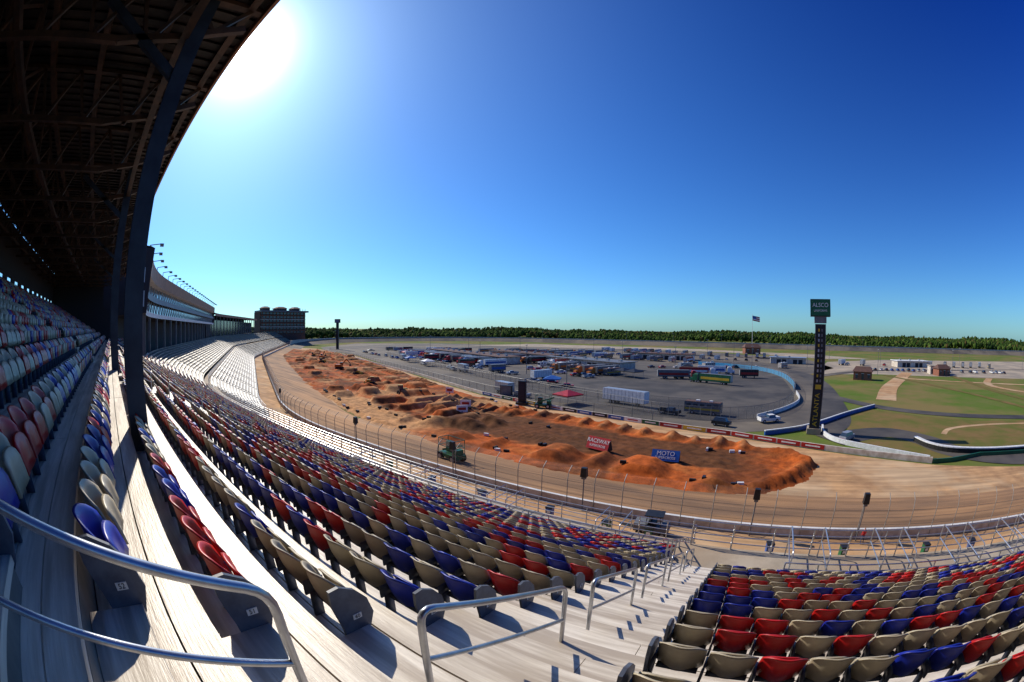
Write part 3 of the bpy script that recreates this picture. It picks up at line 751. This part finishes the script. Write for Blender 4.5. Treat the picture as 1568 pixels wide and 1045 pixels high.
def trailer(k,L=12.0,stripe=None,h=2.7,roof='silver'):
    mb=MB(); mb.box((0,0,1.0+h/2),(L,2.5,h),k); mb.box((0,0,0.95),(L*0.98,2.3,0.12),'black'); mb.box((0,0,1.0+h+0.03),(L-0.1,2.4,0.05),roof)
    for sy in(-1,1):
        if stripe: mb.box((0,sy*1.26,1.0+h*0.4),(L*0.92,0.02,h*0.35),stripe)
        for q in range(int(L/1.2)): mb.box((-L/2+0.6+q*1.2,sy*1.255,1.0+h/2),(0.05,0.015,h*0.98),'grey')
    mb.box((-L/2-0.02,0,1+h/2),(0.03,2.2,h*0.9),'silver'); wheels(mb,(-L*0.3,-L*0.3+1.1),2.5,0.48); mb.box((L*0.3,0,0.5),(0.2,1.8,1.0),'black'); return mb
def semi(k,kt,stripe=None,roof='silver'):
    mb=trailer(kt,14,stripe,2.7,roof)
    mb.box((9.2,0,1.9),(2.3,2.4,2.4),k,taper=0.95); mb.box((10.9,0,1.2),(1.5,2.1,1.2),k,taper=0.9); mb.box((10.15,0,2.3),(0.5,2.1,0.8),'glass'); mb.box((9.3,0,0.75),(5,1.2,0.3),'black')
    mb.box((8.9,0,3.3),(1.6,2.1,0.5),k,taper=0.8); wheels(mb,(7.6,8.7,11),2.45,0.5); mb.cyl((8.0,1.0,1),(8.0,1.0,4),0.08,'silver',6); return mb.data("semi_mesh")
def motorhome(k,st,roof='silver'):
    mb=MB(); mb.box((0,0,1.75),(9.5,2.45,2.5),k); mb.box((4.78,0,2.1),(0.1,2.1,1.1),'glass'); mb.box((0,0,3.05),(9.3,2.35,0.1),roof)
    for sy in(-1,1):
        mb.box((0,sy*1.235,1.35),(9.2,0.03,0.5),st)
        for q in range(5): mb.box((-3.6+q*1.8,sy*1.235,2.3),(1.1,0.03,0.6),'glass')
    mb.box((-1.5,0,3.25),(1,0.8,0.3),'white'); mb.box((2,0,3.25),(0.9,0.7,0.3),'white'); wheels(mb,(-2.6,3.1),2.45,0.46); return mb.data("motorhome_mesh")
def tent(k):
    mb=MB()
    for x in(-2.9,2.9):
        for y in(-2.9,2.9): mb.cyl((x,y,0),(x,y,2.4),0.05,'silver',5)
    mb.box((0,0,2.5),(6,6,0.3),k); mb.box((0,0,3.2),(6,6,1.1),k,taper=0.08); return mb.data("tent_mesh")
cars=[car(k,s) for k,s in(('white',0),('black',1),('silver',0),('red',0),('grey',1),('blue',0),('black',0),('silver',1))]
picks=[pickup(k) for k in('white','black','red','silver','blue')]
semis=[semi('red','grey','red','grey'),semi('white','white','blue'),semi('black','black','red','black'),semi('blue','blue','white','grey'),semi('orange','grey','orange','grey'),semi('white','red','white','tarred')]
homes=[motorhome('white','grey','grey'),motorhome('wall','red'),motorhome('silver','blue','grey'),motorhome('grey','yellow','tarred')]
tents=[tent(k) for k in('white','red','blue','black')]
boxes=[trailer('white',9,None).data("box_trailer_mesh"),trailer('black',9,'red',2.7,'black').data("box_trailer_mesh"),trailer('grey',8,'blue',2.7,'grey').data("box_trailer_mesh"),trailer('silver',7,None).data("box_trailer_mesh")]
def put(kind,x,y,rz):
    if kind=='car': place(random.choice(cars),"parked_car",(x,y,0.05),rz)
    elif kind=='pick': place(random.choice(picks),"pickup_truck",(x,y,0.05),rz)
    elif kind=='semi': place(random.choice(semis),"semi_truck",(x,y,0.05),rz)
    elif kind=='home': place(random.choice(homes),"motorhome",(x,y,0.05),rz)
    elif kind=='tent': place(random.choice(tents),"canopy_tent",(x,y,0.05),rz)
    elif kind=='box': place(random.choice(boxes),"box_trailer",(x,y,0.05),rz)
def rowof(kinds,x0,y0,x1,y1,step,rz,jit=0.6,skip=0.12):
    L_=math.dist((x0,y0),(x1,y1)); n=int(L_/step)
    for i in range(n):
        if random.random()<skip: continue
        t=i/n; put(random.choice(kinds),x0+(x1-x0)*t+random.uniform(-jit,jit),y0+(y1-y0)*t+random.uniform(-jit,jit),rz+random.uniform(-0.06,0.06))
A=math.radians(157)
rowof(['semi','semi','box'],-250,232,-130,182,5.0,A+math.pi/2,1)
rowof(['semi','home','tent'],-120,200,-50,172,5.5,A+math.pi/2,1)
rowof(['home','pick','semi'],-260,272,-90,205,6.5,A+math.pi/2,1.2,0.2)
rowof(['car','pick','tent','box'],-240,212,-80,145,6,A+math.pi/2,1.5,0.3)
rowof(['car','pick','box','tent'],-300,215,-110,143,9,A,1.5,0.25)
rowof(['home','semi','car'],-200,300,-20,270,7,math.radians(80),1.5,0.2)
rowof(['home','pick','car'],-160,335,10,310,7,math.radians(85),1.5,0.2)
rowof(['car','pick','tent'],-90,140,-50,128,6,math.radians(20),2.5,0.3)
rowof(['home','semi'],-150,380,20,350,8,math.radians(90),1.5,0.2)
rowof(['car','car','pick'],70,262,190,250,4,math.radians(85),0.5,0.3)
rowof(['car','car','pick','home'],-60,225,20,262,6,math.radians(60),1.5,0.3)
rowof(['home','pick','box'],60,300,220,300,8,math.radians(60),3,0.35)
rowof(['car','pick','box','tent'],-75,107,-42,100.5,7,math.radians(-17),0.4,0.3)
rowof(['semi','box','tent'],-40,215,0,190,7,math.radians(10),2,0.2)
rowof(['semi','home','box','car'],-300,250,-120,320,9,math.radians(70),3,0.3)
rowof(['car','pick','car'],-110,180,-60,160,5,math.radians(60),1.5,0.25)
place(trailer('white',14,None,3.0).data("cargo_trailer_mesh"),"cargo_trailer",(-36.5,109,0.05),math.radians(-17))
place(semi('green','green','yellow','grey'),"semi_truck",(-18,167,0.05),math.radians(160))
place(semis[0],"semi_truck",(-38,178,0.05),math.radians(20)); place(semis[5],"semi_truck",(-32,196,0.05),math.radians(12))
put('home',-14,104,math.radians(-8)); put('pick',3,99,math.radians(30)); put('car',20,84,math.radians(50)); put('pick',-22,100.5,math.radians(-12)); put('car',-8,92,math.radians(-15))

def garage(L,W,name,loc,rz,roof='grey'):
    mb=MB(); mb.box((0,0,2),(L,W,4),'wall'); mb.box((0,0,4.15),(L+1.5,W+2,0.3),roof)
    n=int(L/4)
    for i in range(n):
        for sy in(-1,1): mb.box((-L/2+2+i*4,sy*(W/2+0.03),1.5),(3.1,0.06,2.8),'suite_dark' if (i*5)%3 else 'silver')
    for i in range(int(L/9)): mb.box((-L/2+5+i*9,0,4.7),(1.5,1.5,0.8),'silver')
    mb.obj(name,loc,rz)
garage(105,13,"garage_building",(-185,222,0),A,'tarred'); garage(90,13,"garage_building",(-150,245,0),A,'tarred'); garage(60,12,"garage_building",(-95,215,0),A,'grey')
garage(40,14,"garage_building",(-70,300,0),math.radians(0),'tarred'); garage(26,10,"garage_building",(20,300,0),0,'silver'); garage(30,12,"concession_building",(120,300,0),0.1,'white')
mb=MB(); mb.box((0,0,1.9),(10,7,3.8),'brick')
n=len(mb.v)
mb.v+=[(-5.6,-4.1,3.81),(5.6,-4.1,3.81),(5.6,4.1,3.81),(-5.6,4.1,3.81),(-4,0,6.0),(4,0,6.0)]
for f in((0,1,5,4),(2,3,4,5),(3,0,4),(1,2,5),(3,2,1,0)): mb.f.append(tuple(n+q for q in f)); mb.m.append(mb.mi('tarred'))
for q in(-3.3,0,3.3): mb.box((q,-3.52,1.7),(1.2,0.08,1.6 if q else 2.4),'glass'); mb.box((q,-3.55,2.65 if q else 3.0),(1.5,0.1,0.15),'white')
bh=mb.data("brick_house"); place(bh,"brick_house",(54,205,0),math.radians(-15)); place(bh,"brick_house",(118,235,0),math.radians(10)); place(bh,"brick_house",(-10,420,0),0.3,None,1.6)
mb=MB(); mb.box((0,0,2.2),(14,9,4.4),'wall'); mb.box((0,0,4.6),(15,10,0.4),'conc')
for q in(-5,-1.5,2,5.5): mb.box((q,-4.53,1.6),(2.2,0.06,2.6),'glass')
mb.obj("white_service_building",(120,245,0),math.radians(-10))

mb=MB()
mb.box((0,0,3.6),(2.0,0.9,5.6),'black'); mb.box((0,0,0.4),(2.8,2.4,0.8),'black'); mb.box((0,-0.5,3.8),(1.7,0.08,4.6),'suite_dark')
for sx in(-1.05,1.05): mb.cyl((sx,0.2,0),(sx,0.2,6.9),0.08,'grey',5)
mb.beam((-1.1,0.2,6.8),(1.1,0.2,6.8),0.2,0.2,'grey')
lt=mb.data("video_tower"); place(lt,"video_tower",(-60,94,0),0.2)
mb=MB(); mb.box((0,0,2.3),(3.6,1,2.8),'black'); mb.box((0,-0.52,2.3),(3.3,0.05,2.5),'grey'); mb.box((0,0,0.45),(4.2,2.2,0.9),'grey'); mb.obj("video_screen",(-70,101,0),0.2)
mb=MB(); mb.box((0,0,13),(2.2,2.2,26),'black'); mb.box((0,0,27),(5,3,3.6),'black'); mb.box((0,-1.53,27),(4.4,0.05,2.8),'suite_blue')
mb.obj("scoring_tower",(-350,222,0),0.6)
mb=MB(); mb.cyl((0,0,0),(0,0,13),0.16,'grey',6,0.09); mb.box((0.6,0,13),(1.6,0.35,0.2),'silver'); mb.box((-0.6,0,13),(1.6,0.35,0.2),'silver'); lp=mb.data("street_lamp")
for p in[(-60,120),(-100,160),(-150,190),(-40,190),(-5,230),(-200,240),(-90,260),(30,260),(70,230),(-20,300),(90,290),(140,260),(-260,260),(-140,330),(-50,380),(60,350),(180,320),(-300,300),(-220,340),(240,290),(28,190),(-75,140)]: place(lp,"street_lamp",(*p,0),random.uniform(0,3))
mb=MB(); mb.cyl((0,0,0),(0,0,38),0.3,'white',6,0.15)
for j in range(6):
    x0,x1=0.2+j*1.4,0.2+(j+1)*1.4; y0,y1=0.5*math.sin(j),0.5*math.sin(j+1)
    for st in range(5): mb.poly([(x0,y0,32-j*0.25+st*1.0),(x1,y1,31.75-j*0.25+st*1.0),(x1,y1,32.75-j*0.25+st*1.0),(x0,y0,33-j*0.25+st*1.0)],('blue' if j<3 and st>1 else ('red' if st%2==0 else 'white')))
mb.obj("flagpole",(-10,440,0),0.4,None)

def banner(name,x,y,k,k2,w=4.8,h=2.3,rz=0,t1=""):
    mb=MB(); mb.poly([(-w/2,0,0.1),(w/2,0,0.1),(w/2,0.9,h),(-w/2,0.9,h)],k); mb.poly([(-w/2,0.03,0.1),(-w/2,0.93,h),(-w/2,1.6,0)],'black'); mb.poly([(w/2,0.03,0.1),(w/2,1.6,0),(w/2,0.93,h)],'black'); mb.poly([(-w/2,1.6,0),(-w/2,0.93,h-0.01),(w/2,0.93,h-0.01),(w/2,1.6,0)],'black')
    o=mb.obj(name,(x,y,0.55),rz); tl=math.atan2(h-0.1,0.9)
    for q,zz in((0,0.68),(1,0.3)):
        text(t1 if q==0 else "SUPERCROSS",0.95 if q==0 else 0.55,(0,0.9*zz-0.04,0.1+(h-0.1)*zz),k2,o,(tl,0,0))
banner("red_banner",-25.5,62.5,'red','white',4.4,2.0,rz=-0.25,t1="RACEWAY"); banner("blue_banner",-13.5,61,'blue','white',4.4,1.6,rz=0.05,t1="MOTO")
for (x,y,r) in((-66,78,0.5),(-62,72,0.9),(-84,92,0.2)): 
    mb=MB(); mb.box((0,0,1.2),(2.6,0.15,1.6),'white'); mb.box((0,-0.09,1.2),(1.8,0.03,0.6),'red'); mb.box((0,0,0.3),(0.2,0.3,0.8),'grey'); mb.obj("sponsor_board",(x,y,0.8),r)

def dozer(k):
    mb=MB()
    for sy in(-0.85,0.85): mb.box((0,sy,0.5),(3.2,0.5,0.9),'tyre',taper=0.88)
    mb.box((0.5,0,1.25),(2.0,1.2,0.9),k,taper=0.92); mb.box((-0.6,0,1.9),(1.3,1.3,1.5),'glass'); mb.box((-0.6,0,2.7),(1.5,1.5,0.12),k); mb.box((2.3,0,0.7),(0.15,3.2,1.1),k)
    for sy in(-0.95,0.95): mb.beam((0.3,sy,0.6),(2.3,sy,0.6),0.15,0.2,k)
    mb.cyl((0.9,0.35,1.7),(0.9,0.35,2.5),0.06,'black',6); return mb.data("bulldozer")
dz=dozer('yellow')
for (x,y,r) in((-150,105,0.5),(-215,125,2),(-96,84,1.2),(-120,90,4),(-270,150,1)): place(dz,"bulldozer",(x,y,0.5),r)
def excav():
    mb=MB()
    for sy in(-1.1,1.1): mb.box((0,sy,0.5),(4,0.6,0.95),'tyre',taper=0.9)
    mb.box((-0.4,0,1.6),(3.4,2.6,1.2),'orange'); mb.box((0.9,0.8,2.4),(1.4,0.9,1.5),'glass'); mb.beam((1,0,1.8),(3.8,0,4.8),0.4,0.5,'orange'); mb.beam((3.8,0,4.8),(5.8,0,2.4),0.3,0.4,'orange'); mb.box((5.6,0,1.9),(0.9,1.1,0.9),'black',taper=0.7); return mb.data("excavator")
ex=excav()
for (x,y,r) in((-175,112,0.7),(-240,140,2.2)): place(ex,"excavator",(x,y,0.6),r)
def gator(k,kr):
    mb=MB(); mb.box((0,0,0.75),(3.2,1.5,0.4),k); mb.box((-1.0,0,1.1),(1.2,1.45,0.35),k); mb.box((1.2,0,1.05),(0.8,1.4,0.35),k,taper=0.85); mb.box((0.1,0,1.15),(0.5,1.3,0.5),'black'); mb.box((-0.2,0,1.4),(0.15,1.3,0.5),'black')
    for x in(-0.5,0.85):
        for y in(-0.68,0.68): mb.cyl((x,y,0.9),(x*0.9,y*0.95,2.1),0.04,'black',5)
    mb.box((0.15,0,2.13),(1.7,1.45,0.08),kr); wheels(mb,(-1.05,1.1),1.6,0.34); return mb
gator('grey','black').obj("utility_cart",(-8,34.2,2.02),math.radians(5))
def greenlift():
    mb=MB(); mb.box((0,0,0.85),(4.2,1.9,0.5),'green'); mb.box((1.5,0,1.5),(1.0,1.2,0.9),'green'); mb.box((-0.9,0.5,1.9),(1.2,0.8,1.5),'green',taper=0.9); mb.box((-0.9,0.5,2.1),(1.0,0.85,0.8),'glass')
    wheels(mb,(-1.4,1.4),2.3,0.6,0.45)
    for x in(-1.9,1.9):
        for y in(-0.9,0.9): mb.cyl((x,y,1),(x,y,3.3),0.06,'green',5)
    for z in(2.2,3.3):
        for y in(-0.9,0.9): mb.beam((-1.9,y,z),(1.9,y,z),0.08,0.08,'green')
        for x in(-1.9,1.9): mb.beam((x,-0.9,z),(x,0.9,z),0.08,0.08,'green')
    mb.beam((-1.5,-0.4,1.4),(2.9,-0.4,2.9),0.25,0.3,'green'); return mb.data("green_telehandler")
gl=greenlift(); place(gl,"telehandler",(-40,44,1.05),math.radians(-10)); place(gl,"telehandler",(-53,93,0.05),0.3); place(gl,"telehandler",(-36,180,0.05),0.8)

def person(loc,rz):
    V=[(0,0,0.95),(0,0,1.2),(0,0,1.42),(0,0,1.52),(0,0.02,1.66),(-0.2,0,1.4),(-0.26,0.02,1.14),(-0.24,0.12,0.9),(0.2,0,1.4),(0.26,0.02,1.14),(0.24,0.1,0.88),(-0.1,0,0.9),(-0.12,0.06,0.5),(-0.12,0,0.08),(-0.12,0.14,0.04),(0.1,0,0.9),(0.12,-0.04,0.5),(0.13,-0.12,0.08),(0.13,0.02,0.04)]
    E=[(0,1),(1,2),(2,3),(3,4),(2,5),(5,6),(6,7),(2,8),(8,9),(9,10),(0,11),(11,12),(12,13),(13,14),(0,15),(15,16),(16,17),(17,18)]
    R=[.14,.14,.15,.055,.1,.065,.045,.035,.065,.045,.035,.095,.065,.045,.04,.095,.065,.045,.04]
    me=D.meshes.new("person"); me.from_pydata(V,E,[]); o=place(me,"person_in_red",loc,rz)
    o.modifiers.new("skin","SKIN")
    for i,r in enumerate(R): me.skin_vertices[0].data[i].radius=(r,r*0.8)
    me.skin_vertices[0].data[0].use_root=True
    o.modifiers.new("sub","SUBSURF").levels=2; o.modifiers["sub"].render_levels=2
    m=D.materials.new("person_clothes"); m.use_nodes=True; nt=m.node_tree; b=nt.nodes["Principled BSDF"]; b.inputs["Roughness"].default_value=0.85
    tc=nt.nodes.new("ShaderNodeTexCoord"); sx=nt.nodes.new("ShaderNodeSeparateXYZ"); cr=nt.nodes.new("ShaderNodeValToRGB"); dv=nt.nodes.new("ShaderNodeMath"); dv.operation='DIVIDE'; dv.inputs[1].default_value=1.8
    nt.links.new(tc.outputs["Object"],sx.inputs[0]); nt.links.new(sx.outputs[2],dv.inputs[0]); nt.links.new(dv.outputs[0],cr.inputs[0]); nt.links.new(cr.outputs[0],b.inputs[0])
    e=cr.color_ramp; e.interpolation='CONSTANT'; e.elements[0].color=(0.03,0.03,0.03,1); e.elements[1].position=0.06; e.elements[1].color=(0.04,0.06,0.12,1)
    for p,c in((0.52,(0.5,0.02,0.02,1)),(0.83,(0.45,0.25,0.17,1)),(0.94,(0.05,0.03,0.02,1))): q=e.elements.new(p); q.color=c
    me.materials.append(m)
try: person((12.5,35.8,2.0),0.4)
except Exception as ex_: print("person",ex_)

# ------------------------------------------------------------------ forest
bm=bmesh.new(); bmesh.ops.create_icosphere(bm,subdivisions=1,radius=1); IV=np.array([v.co[:] for v in bm.verts]); IF=np.array([[v.index for v in f.verts] for f in bm.faces]); bm.free()
def forest(name,pts,mats,mi):
    n=len(pts); P=np.array(pts); nv=len(IV)
    jit=1+rng.normal(0,0.28,(n,nv,1)); V=IV[None]*jit*np.stack([P[:,3],P[:,3],P[:,4]],1)[:,None,:]+P[:,None,:3]
    F=(IF[None]+(np.arange(n)*nv)[:,None,None]).reshape(-1,3)
    npmesh(name,V.reshape(-1,3),F,np.repeat(mi,len(IF)),mats)
pts=[];mi=[]
for k in range(20000):
    a=random.uniform(math.radians(5),math.radians(178)); r=random.choice([760,790,830,880,940,1020,1120,1240,1380])+random.uniform(-30,60)
    z=gz(r)-2+ (r-760)*0.009 + 3*math.sin(a*9)+2.2*math.sin(a*23)+(1.8*math.sin(a*61) if r>1000 else 0)
    w=random.uniform(2.2,5.2); hh=w*random.uniform(0.7,1.3)
    top=random.random()
    pts.append((r*math.cos(a),r*math.sin(a)+200,z+1+9*top**0.6+(random.uniform(0,3) if random.random()<0.1 else 0),w*(1.15-0.4*top),hh)); 
    q=math.sin(a*31+r*0.013)+math.sin(a*77+r*0.03); mi.append(2 if random.random()<0.08 else (1 if random.random()<0.22+0.2*q else 0))
for k in range(600):
    x=random.choice([-620,-300,-200,60,200]);pts.append((x+random.gauss(0,40),random.uniform(620,700),random.uniform(2,8),random.uniform(1.5,3),random.uniform(1.5,3.5))); mi.append(random.choice([0,0,1]))
forest("distant_forest",pts,['leaf','leaf2','leaf3'],mi)
for s in range(560,1500,70):
    X,Y=fr(s,-8); place(lp,"street_lamp",(float(X),float(Y),0),0,None,1.3)

# ------------------------------------------------------------------ light, sky, camera
sl=D.lights.new("sun","SUN"); sl.energy=5.0; sl.angle=math.radians(0.5); sl.color=(1,0.91,0.77)
so=D.objects.new("sun",sl); COL.objects.link(so); so.rotation_euler=SUN.to_track_quat('Z','Y').to_euler()
w=D.worlds.new("World"); SC.world=w; w.use_nodes=True; nt=w.node_tree; N=nt.nodes; L=nt.links; bg=N["Background"]
sk=N.new("ShaderNodeTexSky"); sk.sky_type='NISHITA'; sk.sun_disc=False; sk.sun_elevation=math.asin(SUN.z); sk.sun_rotation=math.atan2(SUN.x,SUN.y)
sk.air_density=1.0; sk.dust_density=0.5; sk.ozone_density=2.5; sk.altitude=200
hs=N.new("ShaderNodeHueSaturation"); hs.inputs["Saturation"].default_value=1.15; L.new(sk.outputs[0],hs.inputs["Color"])
tc=N.new("ShaderNodeTexCoord"); vd=N.new("ShaderNodeVectorMath"); vd.operation='DOT_PRODUCT'; vd.inputs[1].default_value=SUN; L.new(tc.outputs["Generated"],vd.inputs[0])
def mth(op,a,b=None,clamp=False):
    n=N.new("ShaderNodeMath"); n.operation=op; n.use_clamp=clamp
    for i,q in enumerate((a,b)):
        if q is None: continue
        if isinstance(q,(int,float)): n.inputs[i].default_value=q
        else: L.new(q,n.inputs[i])
    return n.outputs[0]
dot=vd.outputs["Value"]; sx=N.new("ShaderNodeSeparateXYZ"); L.new(tc.outputs["Generated"],sx.inputs[0])
zz=mth('MAXIMUM',sx.outputs[2],0.0)
tfac=mth('MULTIPLY',mth('MULTIPLY',zz,1.4),mth('SUBTRACT',1.0,mth('MULTIPLY',dot,0.85)),True)
tint=N.new("ShaderNodeMix"); tint.data_type='RGBA'; tint.inputs[6].default_value=(0.60,1.16,1.72,1); tint.inputs[7].default_value=(0.02,0.27,1.25,1); L.new(tfac,tint.inputs[0])
mu=N.new("ShaderNodeMix"); mu.data_type='RGBA'; mu.blend_type='MULTIPLY'; mu.inputs[0].default_value=1; L.new(hs.outputs[0],mu.inputs[6]); L.new(tint.outputs[2],mu.inputs[7])
dp=mth('MAXIMUM',dot,0.0)
def pw_(e,a): return mth('MULTIPLY',mth('POWER',dp,e),a)
core=mth('ADD',pw_(2600,120),pw_(260,22)); wide=mth('ADD',pw_(30,4.0),pw_(6,1.6))
cc=N.new("ShaderNodeCombineXYZ"); L.new(mth('ADD',core,mth('MULTIPLY',wide,0.85)),cc.inputs[0]); L.new(mth('ADD',core,wide),cc.inputs[1]); L.new(mth('ADD',core,mth('MULTIPLY',wide,1.0)),cc.inputs[2])
cm=N.new("ShaderNodeMix"); cm.data_type='RGBA'; cm.blend_type='ADD'; cm.inputs[0].default_value=1; L.new(mu.outputs[2],cm.inputs[6])
L.new(cc.outputs[0],cm.inputs[7]); L.new(cm.outputs[2],bg.inputs["Color"]); bg.inputs["Strength"].default_value=0.085

cam=D.cameras.new("camera"); co=D.objects.new("camera",cam); COL.objects.link(co); SC.camera=co
cam.type='PANO'; cam.clip_end=20000; cam.clip_start=0.05; cam.sensor_width=36; cam.sensor_height=36*682/1024; cam.sensor_fit='HORIZONTAL'
try:
    cam.cycles.panorama_type='FISHEYE_EQUISOLID'; cam.cycles.fisheye_lens=15; cam.cycles.fisheye_fov=math.radians(220)
except Exception as e:
    cam.panorama_type='FISHEYE_EQUISOLID'; cam.fisheye_lens=15; cam.fisheye_fov=math.radians(220)
yaw,pitch,roll=math.radians(34),math.radians(1.6),math.radians(0.5)
f=Vector((-math.sin(yaw)*math.cos(pitch),math.cos(yaw)*math.cos(pitch),-math.sin(pitch)))
r=Vector((math.cos(yaw),math.sin(yaw),0)); u=r.cross(f)
R_=r*math.cos(roll)+u*math.sin(roll); U_=u*math.cos(roll)-r*math.sin(roll)
co.matrix_world=Matrix(((R_.x,U_.x,-f.x,0),(R_.y,U_.y,-f.y,0),(R_.z,U_.z,-f.z,CAMZ),(0,0,0,1)))
SC.view_settings.view_transform='Standard'; SC.view_settings.look='None'; SC.view_settings.exposure=0
